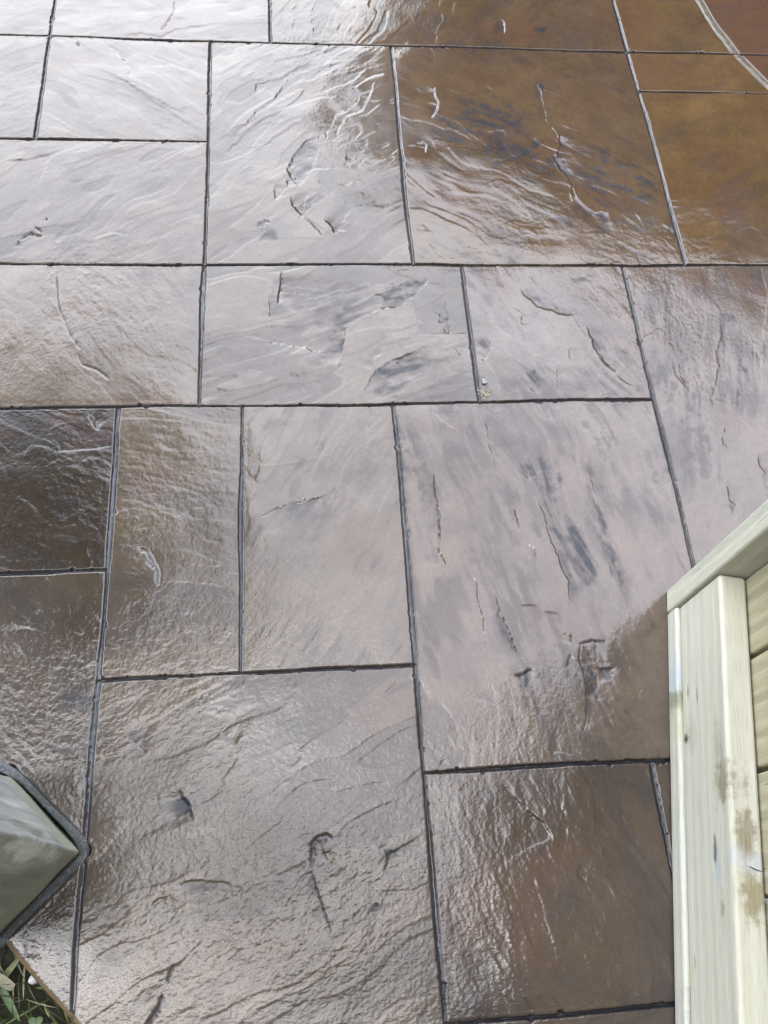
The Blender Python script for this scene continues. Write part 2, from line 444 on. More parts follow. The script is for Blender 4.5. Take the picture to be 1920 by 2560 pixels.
# joints (inches, scaled): vertical x, y0, y1 / horizontal y, x0, x1
k = 1.22 * IN
VJ = [(-16.05, 44.85, 90), (-5.38, 25.05, 54.4), (6.95, 34.8, 54.4), (-1.35, 54.4, 120), (24.0, 34.8, 200), (9.95, 25.05, 34.8),
      (19.95, 5.4, 34.8), (5.15, -30, 25.05), (-9.57, -30, 25.05), (-3.1, 10.35, 25.05), (15.75, -4.3, 5.4),
      (-28, 25, 90), (44, -30, 200), (34, -30, 34.8), (-30, -30, 25)]
HJ = [(54.4, -200, 200), (44.8, -200, -5.38), (34.8, -200, 200), (50.3, 24.0, 200), (25.05, -200, 19.95), (15.75, -200, -9.57),
      (10.35, -9.57, 5.15), (5.4, 5.15, 44), (-4.35, 5.15, 44), (-14.5, -200, 200), (64.4, 24, 200), (74, -200, 200), (94, -200, 200), (124, -200, 200)]
dj = np.full(GX.shape, 9.0)
jv = np.zeros(GX.shape, np.float32)    # signed offset across the nearest joint
jh = np.zeros(GX.shape, np.float32)    # 1 where the nearest joint runs left to right
for (x, a, b) in VJ:
    x *= k; a *= k; b *= k
    bow = .0012 * np.sin(GY * 9 + x * 40)
    e = np.maximum(np.maximum(a - V, V - b), 0)
    dx = U - x + bow
    d = np.hypot(dx, e); m = d < dj
    dj = np.where(m, d, dj); jv = np.where(m, dx, jv)
for (y, a, b) in HJ:
    y *= k; a *= k; b *= k
    bow = .0012 * np.sin(GX * 8 + y * 50)
    e = np.maximum(np.maximum(a - U, U - b), 0)
    dy = V - y + bow
    d = np.hypot(dy, e); m = d < dj
    dj = np.where(m, d, dj); jv = np.where(m, dy, jv); jh = np.where(m, 1, jh)

# stone rectangles (inches): x0,x1,y0,y1, grain angle, grain strength, tone, mottle
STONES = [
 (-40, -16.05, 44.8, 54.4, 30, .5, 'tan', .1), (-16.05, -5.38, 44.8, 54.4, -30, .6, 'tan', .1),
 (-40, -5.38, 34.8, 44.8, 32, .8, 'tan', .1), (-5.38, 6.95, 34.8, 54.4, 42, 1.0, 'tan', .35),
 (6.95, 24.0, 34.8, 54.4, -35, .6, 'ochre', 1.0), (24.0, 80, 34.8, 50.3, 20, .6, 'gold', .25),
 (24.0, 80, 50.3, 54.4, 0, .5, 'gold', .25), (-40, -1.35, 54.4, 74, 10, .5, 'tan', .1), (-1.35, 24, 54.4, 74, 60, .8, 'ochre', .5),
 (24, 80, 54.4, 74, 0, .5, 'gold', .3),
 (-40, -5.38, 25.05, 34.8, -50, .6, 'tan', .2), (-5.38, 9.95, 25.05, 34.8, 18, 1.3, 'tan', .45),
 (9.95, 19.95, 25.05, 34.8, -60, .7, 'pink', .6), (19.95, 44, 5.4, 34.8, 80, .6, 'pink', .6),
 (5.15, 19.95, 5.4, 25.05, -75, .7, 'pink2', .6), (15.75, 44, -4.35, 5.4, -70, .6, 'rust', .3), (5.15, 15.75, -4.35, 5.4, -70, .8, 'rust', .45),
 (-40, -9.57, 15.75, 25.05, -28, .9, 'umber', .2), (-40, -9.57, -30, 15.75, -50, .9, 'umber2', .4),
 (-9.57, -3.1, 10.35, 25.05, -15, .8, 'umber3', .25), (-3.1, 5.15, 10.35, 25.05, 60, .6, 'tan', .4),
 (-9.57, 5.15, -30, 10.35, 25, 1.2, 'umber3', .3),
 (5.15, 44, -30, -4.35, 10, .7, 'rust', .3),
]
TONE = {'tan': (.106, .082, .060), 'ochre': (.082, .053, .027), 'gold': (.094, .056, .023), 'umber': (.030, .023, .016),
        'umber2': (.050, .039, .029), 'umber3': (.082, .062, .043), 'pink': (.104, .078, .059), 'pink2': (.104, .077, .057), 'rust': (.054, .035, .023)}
tint = np.zeros(GX.shape + (3,), np.float32); tint[:] = TONE['tan']
grain = np.zeros(GX.shape, np.float32); fleck = np.zeros(GX.shape, np.float32); strk = np.zeros(GX.shape, np.float32); mott = np.full(GX.shape, .2, np.float32)
gn = {}
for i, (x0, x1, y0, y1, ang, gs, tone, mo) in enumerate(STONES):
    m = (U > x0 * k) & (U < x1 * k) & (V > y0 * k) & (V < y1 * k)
    if not m.any(): continue
    r, c = np.where(m); r0, r1, c0, c1 = r.min(), r.max() + 1, c.min(), c.max() + 1
    sx, sy = GX[r0:r1, c0:c1], GY[r0:r1, c0:c1]; mm = m[r0:r1, c0:c1]
    wob = fbm(sx * 7, sy * 7, 2, 60 + i) * .5
    ca, sa = math.cos(R(ang)), math.sin(R(ang))
    al = sx * ca + sy * sa; ac = -sx * sa + sy * ca + wob * .035
    g = fbm(al * 16, ac * 90, 4, 100 + i * 7, .6)
    strk[r0:r1, c0:c1][mm] = fbm(al * 16 + wob, ac * 85, 4, 700 + i, .62)[mm]
    # tiny broken plates of slate: flat bits with crisp ragged edges
    q = fbm(al * 62, ac * 125, 4, 500 + i, .75) * 6.0
    qf = q - np.floor(q)
    fleck[r0:r1, c0:c1][mm] = (np.floor(q) + sst(.62, 1.0, qf))[mm]
    # terraces: thin slate layers breaking along the grain
    t = fbm(al * 5, ac * 17, 3, 300 + i * 5) * 2.6
    tf = t - np.floor(t); terr = (np.floor(t) + sst(.84, .98, tf)) / 2.6
    gg = (g * .24 + terr * 1.55) * gs
    sub = grain[r0:r1, c0:c1]; sub[mm] = gg[mm]
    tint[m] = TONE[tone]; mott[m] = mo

H = np.zeros(GX.shape)                      # metres
H += fbm(GX * 2.2, GY * 2.2, 2, 21) * .0016
H += fbm(GX * 9, GY * 9, 3, 27) * .0013
H += grain * .00058
fine = fbm(GX * 150, GY * 150, 2, 33, .6) + .35 * fbm(GX * 60, GY * 60, 2, 36)
fine2 = fbm(GX * 330, GY * 330, 1, 39)
rgh = np.clip(.55 + .9 * fbm(GX * 3.1, GY * 3.1, 2, 45), .12, 1.1)   # how coarse the stamped skin is
# coarser skin in the near left, smooth far stones
rgh *= .80 + .50 * sst(1.15, .35, GY) * sst(.75, .1, GX) + .25 * sst(.9, .2, GY)
H += fine * .00008 * rgh + fleck * .00007 * rgh * (.35 + .9 * sst(-.15, .35, fbm(GX * 6 + 3, GY * 6, 2, 181))) + fine2 * .00009 * (.35 + rgh)

pig = np.zeros(GX.shape, np.float32)        # charcoal release powder left in the lows
def seg_dist(px, py, pts):
    best = np.full(px.shape, 1e9); sgn = np.zeros(px.shape); along = np.zeros(px.shape); L = 0
    tot = sum(math.dist(pts[i], pts[i + 1]) for i in range(len(pts) - 1))
    for i in range(len(pts) - 1):
        (ax, ay), (bx, by) = pts[i], pts[i + 1]
        dx, dy = bx - ax, by - ay; l2 = dx * dx + dy * dy + 1e-12
        t = np.clip(((px - ax) * dx + (py - ay) * dy) / l2, 0, 1)
        qx, qy = px - ax - t * dx, py - ay - t * dy
        d = np.hypot(qx, qy); s = np.where(dx * qy - dy * qx > 0, 1.0, -1.0)
        m = d < best
        best = np.where(m, d, best); sgn = np.where(m, s, sgn); along = np.where(m, (L + t * math.sqrt(l2)) / tot, along)
        L += math.sqrt(l2)
    return best, sgn, along
def window(pts, pad):
    px = [p[0] for p in pts]; py = [p[1] for p in pts]
    c0, c1 = np.searchsorted(xs, (min(px) - pad, max(px) + pad)); r0, r1 = np.searchsorted(ys, (min(py) - pad, max(py) + pad))
    return slice(r0, max(r1, r0 + 1)), slice(c0, max(c1, c0 + 1))
wx2 = fbm(GX * 45, GY * 45, 3, 71) * .0045 + fbm(GX * 160, GY * 160, 2, 75) * .0016
wy2 = fbm(GX * 45, GY * 45 + 30, 3, 81) * .0045 + fbm(GX * 160, GY * 160 + 9, 2, 85) * .0016
for pts, side, amp, ramp, tn in SCARPS:
    pts = [(x / 1000, y / 1000) for x, y in pts]; ramp *= .0014; amp /= 1000
    w = window(pts, ramp * 1.6 + .01)
    d, s, t = seg_dist(GX[w] + wx2[w] * .9, GY[w] + wy2[w] * .9, pts)
    ends = sst(0, .26, t) * sst(1, .74, t)
    ends = ends * (.8 + .2 * vn(t * 9, t * 0 + amp * 1e4, 9))
    low = np.where(s * side > 0, 1.0, 0.0)
    prof = -sst(0, .0026, d) * np.exp(-(d / ramp) ** 1.3) * low
    lip = np.exp(-(d / .004) ** 2) * (1 - low) * .10
    H[w] += (prof + lip) * amp * 1.15 * ends
    n = np.clip(.62 + .6 * fbm(GX[w] * 55, GY[w] * 55, 3, 4, .65) + 1.1 * strk[w], 0, 1.2)
    pig[w] = np.maximum(pig[w], low * np.exp(-(d / (ramp * .75)) ** 1.4) * tn * 1.8 * ends * n)
for pts, wd, dp, dk in CRACKS:
    pts = [(x / 1000, y / 1000) for x, y in pts]; wd /= 1000; dp /= 1000
    w = window(pts, .015)
    d, s, t = seg_dist(GX[w] + wx2[w] * .35, GY[w] + wy2[w] * .35, pts)
    wv = wd * (.6 + .7 * np.abs(vn(t * 14, t * 0 + 3.3, 17))) * (.25 + .75 * sst(0, .12, t) * sst(1, .88, t))
    c = np.exp(-(d / (wv * .8)) ** 2)
    H[w] -= c * dp
    pig[w] = np.maximum(pig[w], c * dk * 1.2)
for pts, wd, hh in RIDGES:
    pts = [(x / 1000, y / 1000) for x, y in pts]; wd /= 1000; hh /= 1000
    w = window(pts, .015)
    d, s, t = seg_dist(GX[w] + wx2[w] * .3, GY[w] + wy2[w] * .3, pts)
    H[w] += np.exp(-(d / (wd * .8)) ** 2) * hh * .6 * (.6 + .6 * vn(t * 23, t * 0 + hh * 1e4, 19)) * sst(0, .15, t) * sst(1, .85, t)
def inside(px, py, pts):
    r = np.zeros(px.shape, bool); j = len(pts) - 1
    for i in range(len(pts)):
        (xi, yi), (xj, yj) = pts[i], pts[j]
        if yi != yj:
            r ^= ((yi > py) != (yj > py)) & (px < (xj - xi) * (py - yi) / (yj - yi) + xi)
        j = i
    return r
for pts, dk, soft, rec in PATCHES:
    pts = [(x / 1000, y / 1000) for x, y in pts]; soft /= 1000
    w = window(pts, soft * 2 + .01)
    px, py = GX[w] + wx2[w] * 1.6, GY[w] + wy2[w] * 1.6
    ins = inside(px, py, pts); d, s, t = seg_dist(px, py, pts + pts[:1])
    sd_ = np.where(ins, d, -d)
    f = sst(-soft * .9, soft * 1.5, sd_)
    n = np.clip(.62 + .55 * fbm(GX[w] * 60, GY[w] * 60, 4, 55, .7) + 1.35 * strk[w], 0, 1.15)
    pig[w] = np.maximum(pig[w], f * min(1, dk * 1.5) * n)
    H[w] -= sst(-.002, .006, sd_) * rec * .0006
    if rec < 0: rgh[w] *= 1 - .7 * f

# powder mottling
mo1 = fbm(GX * 62, GY * 62, 4, 91, .72); mo2 = fbm(GX * 7.5, GY * 7.5, 3, 97)
mm = sst(-.05, .60, mo1 * .8 + strk * .9 + .10) * sst(-.05, .5, mo2) * mott * 1.1
cloud = sst(.02, .60, fbm(GX * 9, GY * 9, 3, 171, .6) + .25 * mo1 + .7 * strk) * (.16 + .5 * np.minimum(mott, .5))
low = sst(.25, -.35, grain - .5 * fbm(GX * 7, GY * 7, 2, 175))
pig = np.maximum(pig, (cloud * .75 * (.5 + .9 * low)).astype(np.float32))
pig = np.maximum(pig, mm.astype(np.float32) * .75)
pig = np.maximum(pig, (sst(.1, .9, -grain) * .32).astype(np.float32))

# chips and crumbs beside the joints
chip = fbm(GX * 75, GY * 75, 3, 63)
jw = (.0036 - .0011 * jh) * (1 + .38 * vn(GX * 7, GY * 7, 66)) + np.clip(chip - .42, 0, 1) * .012 * sst(.016, .004, dj)
jdepth = -(.0036 + .0026 * jh) * (1 - sst(.5, 1.1, dj / jw)) * (.8 + .25 * sst(-.6, .6, jv / jw))
H += jdepth * (1 + .12 * vn(GX * 60, GY * 60, 67))
H += -.0005 * np.exp(-(dj / .013) ** 1.5)          # stones dip towards their joints
H += .0002 * np.exp(-((dj - .0058) / .0012) ** 2) * np.clip(.5 + chip, 0, 1)   # squeezed-up burr
jm = 1 - sst(.8, 1.25, dj / jw)

# curved tooled band in the far right corner
CX, CY, CR = 1.7795, 1.9823, .8345
rad = np.hypot(GX - CX, GY - CY); db = np.abs(rad - CR + fbm(GX * 20, GY * 20, 2, 58) * .002)
band = 1 - sst(.0055, .0075, db)
redm = sst(CR, CR - .004, rad)
rope = fbm(GX * 130, GY * 130, 3, 59)
H += band * (.0012 + rope * .0012) - .0030 * np.exp(-((db - .0082) / .0018) ** 2)

# outer edge of the slab (45 degrees) and the hole round the post
edge = (GX + GY + .396) / math.sqrt(2) + fbm(GX * 18, GY * 18, 2, 52) * .0016
er = .0075
tt = np.clip(1 - edge / er, 0, 1)
H -= np.where(edge < er, er * (1 - np.sqrt(np.clip(1 - tt ** 2, 0, 1))), 0)
H = np.where(edge < 0, -.075, H)
PA = np.array((-.3036, .0932)); s2 = math.sqrt(.5)
PU = np.array((-s2, s2)); PV = np.array((-s2, -s2)); PW = 5.6 * IN
u = (GX - PA[0]) * PU[0] + (GY - PA[1]) * PU[1]; vv = (GX - PA[0]) * PV[0] + (GY - PA[1]) * PV[1]
def rbox(u, v, g, r):       # signed distance to the post square grown by g with corner radius r
    cx = PW / 2; qx = np.abs(u - cx) - (cx + g - r); qy = np.abs(v - cx) - (cx + g - r)
    return np.hypot(np.maximum(qx, 0), np.maximum(qy, 0)) + np.minimum(np.maximum(qx, qy), 0) - r
hd = rbox(u, vv, .0138, .010) + fbm(GX * 22, GY * 22, 2, 53) * .0012
hole = sst(.0, -.003, hd)
H = H * (1 - hole) + hole * -.04
trowel = np.exp(-(np.maximum(hd, 0) / .018) ** 2)       # smooth hand-worked rim
H += .0003 * np.exp(-((hd - .004) / .0025) ** 2)

# --------- base colours: pigments only
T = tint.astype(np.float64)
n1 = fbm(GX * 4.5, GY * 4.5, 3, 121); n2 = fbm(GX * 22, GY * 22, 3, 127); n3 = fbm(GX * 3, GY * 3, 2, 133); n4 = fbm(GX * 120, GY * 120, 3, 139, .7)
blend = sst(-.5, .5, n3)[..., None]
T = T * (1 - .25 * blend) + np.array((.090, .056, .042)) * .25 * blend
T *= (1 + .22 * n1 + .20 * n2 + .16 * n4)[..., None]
rust = sst(.25, .55, fbm(GX * 8, GY * 8, 3, 145))[..., None] * .35
T = T * (1 - rust) + np.array((.095, .048, .030)) * rust
T = T * (1 - redm[..., None] * .85) + np.array((.085, .045, .027)) * redm[..., None] * .85
# worn brown seams next to the joints
seam = (np.exp(-(dj / .010) ** 2) * sst(-.1, .4, fbm(GX * 16, GY * 16, 3, 151)))[..., None] * .5
T = T * (1 - seam) + np.array((.050, .032, .014)) * seam
pg = np.clip(pig, 0, 1)[..., None]
T = T * (1 - pg) + np.array((.024, .027, .034)) * pg
T = T * (1 - jm[..., None] * .85) + np.array((.020, .023, .030)) * jm[..., None] * .85
T = T * (1 - band[..., None]) + (np.array((.115, .100, .072)) * (1 + .5 * rope[..., None])) * band[..., None]
T = np.where(((edge < .0065) & (GX > -.6) & (GX < .1))[..., None], np.array((.15, .105, .06)) * (1 + .3 * n2[..., None]), T)
T = np.clip(T, .006, .6)
RG = .5 * pig + .35 * jm + .5 * band + np.clip(fbm(GX * 11, GY * 11, 3, 161), -.4, .6) * .25

def grid_mesh(name, mat):
    # vertices just past the edge are pulled back onto it, so the border stays straight where cells are coarse
    out = edge < 0; s2_ = math.sqrt(.5)
    PX = np.where(out, GX - s2_ * edge, GX); PY = np.where(out, GY - s2_ * edge, GY); PZ = np.where(out, -er, H)
    co = np.stack([PX, PY, PZ], -1).reshape(-1, 3).astype(np.float32)
    idx = np.arange(NX * NY).reshape(NY, NX)
    keep = (np.maximum(np.maximum(edge[:-1, :-1], edge[1:, 1:]), np.maximum(edge[:-1, 1:], edge[1:, :-1])) > 0) & ~((hd[:-1, :-1] < -.012))
    a = idx[:-1, :-1][keep]; b = idx[:-1, 1:][keep]; c = idx[1:, 1:][keep]; d = idx[1:, :-1][keep]
    faces = np.stack([a, b, c, d], 1)
    used = np.zeros(NX * NY, bool); used[faces.ravel()] = True
    remap = np.cumsum(used) - 1
    faces = remap[faces].astype(np.int32); co = co[used]
    me = bpy.data.meshes.new(name)
    me.vertices.add(len(co)); me.vertices.foreach_set('co', co.ravel())
    me.loops.add(faces.size); me.loops.foreach_set('vertex_index', faces.ravel())
    me.polygons.add(len(faces)); me.polygons.foreach_set('loop_start', np.arange(0, faces.size, 4, dtype=np.int32))
    me.polygons.foreach_set('use_smooth', np.ones(len(faces), bool))
    me.update(calc_edges=True)
    ca = me.color_attributes.new('pigment', 'FLOAT_COLOR', 'POINT')
    col = np.concatenate([T.reshape(-1, 3)[used], RG.reshape(-1, 1)[used]], 1).astype(np.float32)
    ca.data.foreach_set('color', col.ravel())
    ga = me.attributes.new('coarse', 'FLOAT', 'POINT')
    ga.data.foreach_set('value', np.clip(rgh * (1 - .6 * jm), 0, 2).reshape(-1)[used].astype(np.float32))
    pa = me.attributes.new('powder', 'FLOAT', 'POINT')
    pa.data.foreach_set('value', np.clip(pig + .8 * jm * jh + .35 * jm, 0, 1).reshape(-1)[used].astype(np.float32))
    me.materials.append(mat)
    o = bpy.data.objects.new(name, me); link(o); return o

def mat_patio():
    s = NT('sealed_stamped_concrete')
    at = s.n.new('ShaderNodeAttribute'); at.attribute_name = 'pigment'
    v = s.tex()
    gr = s.noise(v, 900, 2, .6)
    col = s.mix(1.0, at.outputs['Color'], s.ramp(gr, [(.3, (.78, .78, .78)), (.7, (1.2, 1.2, 1.2))]), 'MULTIPLY')
    r = s.math('MULTIPLY_ADD', at.outputs['Alpha'], .22); s.n[-1].inputs[2].default_value = .11
    r = s.math('MAXIMUM', r, .06)
    ag = s.n.new('ShaderNodeAttribute'); ag.attribute_name = 'coarse'
    hh = s.math('MULTIPLY', s.math('ADD', s.noise(v, 430, 3, .65), s.math('MULTIPLY', s.noise(s.mapping(v, (1, 1.6, 1), rot=(0, 0, .5)), 230, 2, .6), .9)), ag.outputs['Fac'])
    b = s.bump(hh, .42, .0006)
    ap = s.n.new('ShaderNodeAttribute'); ap.attribute_name = 'powder'
    sp = s.maprange(ap.outputs['Fac'], 0.0, 1.0, .54, .22)       # matt release powder takes less sealer
    return s.set(Base_Color=col, Roughness=r, IOR=1.65, Normal=b, Specular_IOR_Level=sp)
patio = grid_mesh('patio', mat_patio())
tag(patio, kind='structure')
bm = bmesh.new(); prev = None
for i in range(0, 420):
    x = -2.9 + i * .012
    if -.4135 < x < -.386: prev = None; continue          # the post stands here
    y = -.396 - x; g_ = float(fbm(np.array([x * 18]), np.array([y * 18]), 2, 52)[0]) * .0016
    ox = -s2 * g_ + .0012
    row = [bm.verts.new((x + ox, y + ox, z)) for z in (-.0065, -.085)]
    if prev: bm.faces.new((prev[0], prev[1], row[1], row[0]))
    prev = row
skn = NT('slab_side'); skn.set(Base_Color=(.13, .10, .07), Roughness=.7)
tag(mobj('patio_edge', bm, skn.m), kind='structure')

# ------------------------------------------------------------------ lawn ground
def mat_soil():
    s = NT('dark_soil'); v = s.tex()
    c = s.ramp(s.noise(v, 30, 6, .6), [(.3, (.012, .010, .006)), (.55, (.03, .028, .014)), (.75, (.035, .05, .018))])
    return s.set(Base_Color=c, Roughness=.9, Normal=s.bump(s.noise(v, 120, 5, .6), .8, .01))
bm = bmesh.new()
bmesh.ops.create_grid(bm, x_segments=60, y_segments=60, size=60)
lawn_ground = mobj('ground', bm, mat_soil()); lawn_ground.location = (0, 0, -.062); tag(lawn_ground, kind='structure')

# ------------------------------------------------------------------ wood
def mat_wood(name, base, dark, axis='Y', gscale=1.0, stains=None, rough=.55, contrast=1.0, seed=0.0, knots=True):
    """pale treated softwood; grain runs along the object's given axis"""
    s = NT(name); v = s.tex()
    st = {'X': (1.2, 26, 26), 'Y': (26, 1.2, 26), 'Z': (26, 26, 1.2)}[axis]
    oi = s.n.new('ShaderNodeObjectInfo')
    off = s.n.new('ShaderNodeVectorMath'); off.operation = 'ADD'
    comb = s.n.new('ShaderNodeCombineXYZ')
    rr = s.math('MULTIPLY', oi.outputs['Random'], 9.0)
    for i in range(3): s.link(rr, comb.inputs[i])
    s.link(v, off.inputs[0]); s.link(comb.outputs[0], off.inputs[1]); vo = off.outputs[0]
    g1 = s.noise(s.mapping(vo, tuple(a * gscale for a in st)), 2.2, 5, .6, .4)
    wv = s.n.new('ShaderNodeTexWave'); wv.wave_type = 'RINGS'
    wv.rings_direction = axis
    wv.inputs['Scale'].default_value = 9 * gscale; wv.inputs['Distortion'].default_value = 3.0; wv.inputs['Detail'].default_value = 3
    sm = {'X': (.12, 1, 1), 'Y': (1, .12, 1), 'Z': (1, 1, .12)}[axis]
    s.link(s.mapping(vo, sm, (seed, seed * 1.7, .3)), wv.inputs['Vector'])
    g2 = wv.outputs['Fac']
    gm = s.math('ADD', s.math('MULTIPLY', g1, .55), s.math('MULTIPLY', g2, .45))
    col = s.ramp(gm, [(.28, tuple(b * (1 - .17 * contrast) for b in base)), (.46, base), (.56, tuple(b * (1 - .04 * contrast) for b in base)), (.72, tuple(b * c * (1 - .10 * contrast) for b, c in zip(base, (1, .98, .94))))])
    big = s.noise(vo, 5, 3, .6)
    col = s.mix(s.maprange(big, .5, .75, 0, .35 * contrast), col, tuple(b * c for b, c in zip(base, (.86, .93, .93))))
    fib = s.noise(s.mapping(vo, tuple(a * 6 for a in st)), 4, 2, .5)
    col = s.mix(1.0, col, s.ramp(fib, [(.32, (.84, .84, .83)), (.52, (1, 1, 1))]), 'MULTIPLY')
    sp = s.noise(s.mapping(vo, tuple(a * 1.5 for a in st)), 6, 2, .5)
    col = s.mix(s.maprange(sp, .66, .76, 0, .55 * contrast), col, dark)
    warp = s.math('MULTIPLY', s.math('SUBTRACT', s.noise(s.mapping(v, tuple(a * .5 for a in st)), 5, 5, .65), .5), 1.4)
    warp = s.math('ADD', warp, s.math('MULTIPLY', s.math('SUBTRACT', s.noise(v, 75, 6, .75), .5), 2.4))
    brk = s.maprange(s.noise(s.mapping(v, tuple(a * 3 for a in st)), 5, 4, .7), .3, .55, .55, 1.0)
    for (c, rad, colr, amt) in (stains or []):
        b = s.math('MULTIPLY', s.blotch(v, c, tuple(1 / r for r in rad), warp, 1.15, .35), brk)
        col = s.mix(s.math('MULTIPLY', b, amt, True), col, colr)
    bp = s.bump(s.math('ADD', s.math('MULTIPLY', fib, .5), g1), .22, .0012)
    return s.set(Base_Color=col, Roughness=rough, Normal=bp, IOR=1.4)

CREAM = (.56, .552, .465); GREYG = (.16, .17, .11)
FX0, FY0 = 19.5, 20.0                 # fence base in fence inches
A11 = R(11)
def fl(x, y, z): return ((x - FX0) * IN, (y - FY0) * IN, z * IN)   # fence inches -> local metres
fw = (FX0 * math.cos(A11) + FY0 * math.sin(A11), -FX0 * math.sin(A11) + FY0 * math.cos(A11))
fence = empty('wood_fence', (fw[0] * IN, fw[1] * IN, 0), -A11)
tag(fence, 'pale cream treated wood fence with bottom rail standing at the patio edge', 'fence')
YN = -64.0
FH = 60.0
BR = (.17, .14, .075); OL = (.15, .165, .085); BL = (.40, .44, .49); DG = (.08, .09, .055)
plate_st = [(fl(18.7, 14.9, .8), (.03, .034, .04), BL, .75), (fl(18.7, 13.5, .8), (.03, .018, .04), OL, .8), (fl(18.7, 12.2, .8), (.03, .03, .04), (.42,.42,.26), .6),
            (fl(19.0, -3.2, 1.2), (.012, .10, .02), DG, .35)]
rail_st = [(fl(18.9, 8.3, 6.2), (.03, .034, .024), BR, .75), (fl(18.9, 10.2, 5.9), (.03, .035, .014), OL, .35),
           (fl(19.6, 5.9, 7.0), (.016, .034, .02), BR, .8), (fl(19.9, 3.3, 7.0), (.020, .036, .02), (.25, .22, .12), .95),
           (fl(18.8, 4.5, 5.5), (.03, .030, .012), BL, .8), (fl(18.8, 5.3, 5.1), (.02, .020, .006), DG, .9), (fl(18.8, 2.6, 5.7), (.02, .028, .008), OL, .7),
           (fl(18.85, 4.9, 6.8), (.02, .016, .010), BL, .5), (fl(20.1, 4.6, 7.0), (.018, .016, .012), BL, .65),
           (fl(18.8, 11.3, 2.6), (.02, .03, .020), (.36, .37, .30), .7), (fl(18.8, 11.15, 1.95), (.02, .008, .009), (.03, .025, .015), 1.0),
           (fl(18.8, 10.6, 1.9), (.02, .009, .008), BL, .6), (fl(18.8, 13.7, 2.4), (.02, .012, .0035), DG, .7), (fl(18.8, 13.2, 3.6), (.02, .014, .003), DG, .7),
           (fl(18.8, -.2, 1.9), (.02, .014, .007), (.52, .44, .25), .7), (fl(18.8, .2, 2.3), (.02, .010, .0012), DG, .9)]
m_plate = mat_wood('fence_plate_wood', (.54, .54, .475), GREYG, 'Y', stains=plate_st, contrast=1.0)
m_rail = mat_wood('fence_rail_wood', CREAM, GREYG, 'Y', stains=rail_st, contrast=.8)
m_up = mat_wood('fence_upright_wood', (.555, .55, .455), GREYG, 'Z', contrast=1.3)
m_board = mat_wood('fence_board_wood', (.44, .405, .28), GREYG, 'Z', gscale=1.1, contrast=1.7)
boxobj('bottom_plate', fl(18.63, YN, .02), fl(20.33, 19.08, 1.42), m_plate, fence, .0055, 4)
boxobj('bottom_rail', fl(18.84, YN, 1.5), fl(20.33, 19.06, 6.95), m_rail, fence, .0058, 5)
boxobj('end_upright', fl(18.64, 19.12, .02), fl(24.2, 20.58, FH), m_up, fence, .0035, 3)
boxobj('top_rail', fl(18.84, YN, FH - 8), fl(20.33, 19.06, FH - 2.5), m_rail, fence, .0058, 4)
boxobj('cap_board', fl(17.6, YN, FH + .04), fl(22.4, 21.4, FH + 1.1), m_plate, fence, .004, 3)
gaps = [19.06, 14.72, 8.98, 3.25]
while gaps[-1] > YN: gaps.append(gaps[-1] - 5.73)
for i in range(len(gaps) - 1):
    bm = bmesh.new(); box(bm, fl(20.38, gaps[i + 1] + .13, .4), fl(21.38, gaps[i] - (.13 if i else .02), FH - .1))
    bmesh.ops.recalc_face_normals(bm, faces=bm.faces)
    bevel(mobj('board', bm, m_board, fence), .0035, 3)
# deep check crack in the rail top, and torn fibres where the saw left the end of the rail
bm = bmesh.new()
def crack_strip(bm, pts, w):
    vs = []
    for i, p in enumerate(pts):
        t = i / (len(pts) - 1); ww = w * (1 - .9 * abs(2 * t - 1) ** 2)
        vs.append((bm.verts.new((p[0], p[1] - ww, p[2])), bm.verts.new((p[0], p[1] + ww, p[2]))))
    for a, b in zip(vs, vs[1:]): bm.faces.new((a[0], b[0], b[1], a[1]))
crack_strip(bm, [fl(19.55, 4.52, 6.963), fl(19.75, 4.45, 6.963), fl(20.0, 4.38, 6.963), fl(20.3, 4.36, 6.963)], .0008)
sdk = NT('wood_check_dark'); sdk.set(Base_Color=(.02, .018, .012), Roughness=.9)
mobj('rail_check', bm, sdk.m, fence, False)
random.seed(4)
bm = bmesh.new()
for i in range(170):
    if i < 110: p = Vector(fl(18.835, 19.05, random.uniform(1.6, 6.9))); n = Vector((-1, random.uniform(-.4, .3), random.uniform(-.8, .8)))
    else: p = Vector(fl(random.uniform(18.95, 20.3), 19.05, 6.955)); n = Vector((random.uniform(-.8, .8), random.uniform(-.4, .3), 1))
    n.normalize(); L = random.uniform(.0015, .0048); t = Vector((.1, 1, .1)).cross(n).normalized() * .00028
    bm.faces.new([bm.verts.new(p - t), bm.verts.new(p + t), bm.verts.new(p + n * L)])
mobj('torn_fibre', bm, m_rail, fence, False)
# small knot on the end upright and inner uprights further back
boxobj('mid_upright', fl(21.42, -30, .02), fl(24.9, -26.5, FH - .2), m_up, fence, .0035, 3)

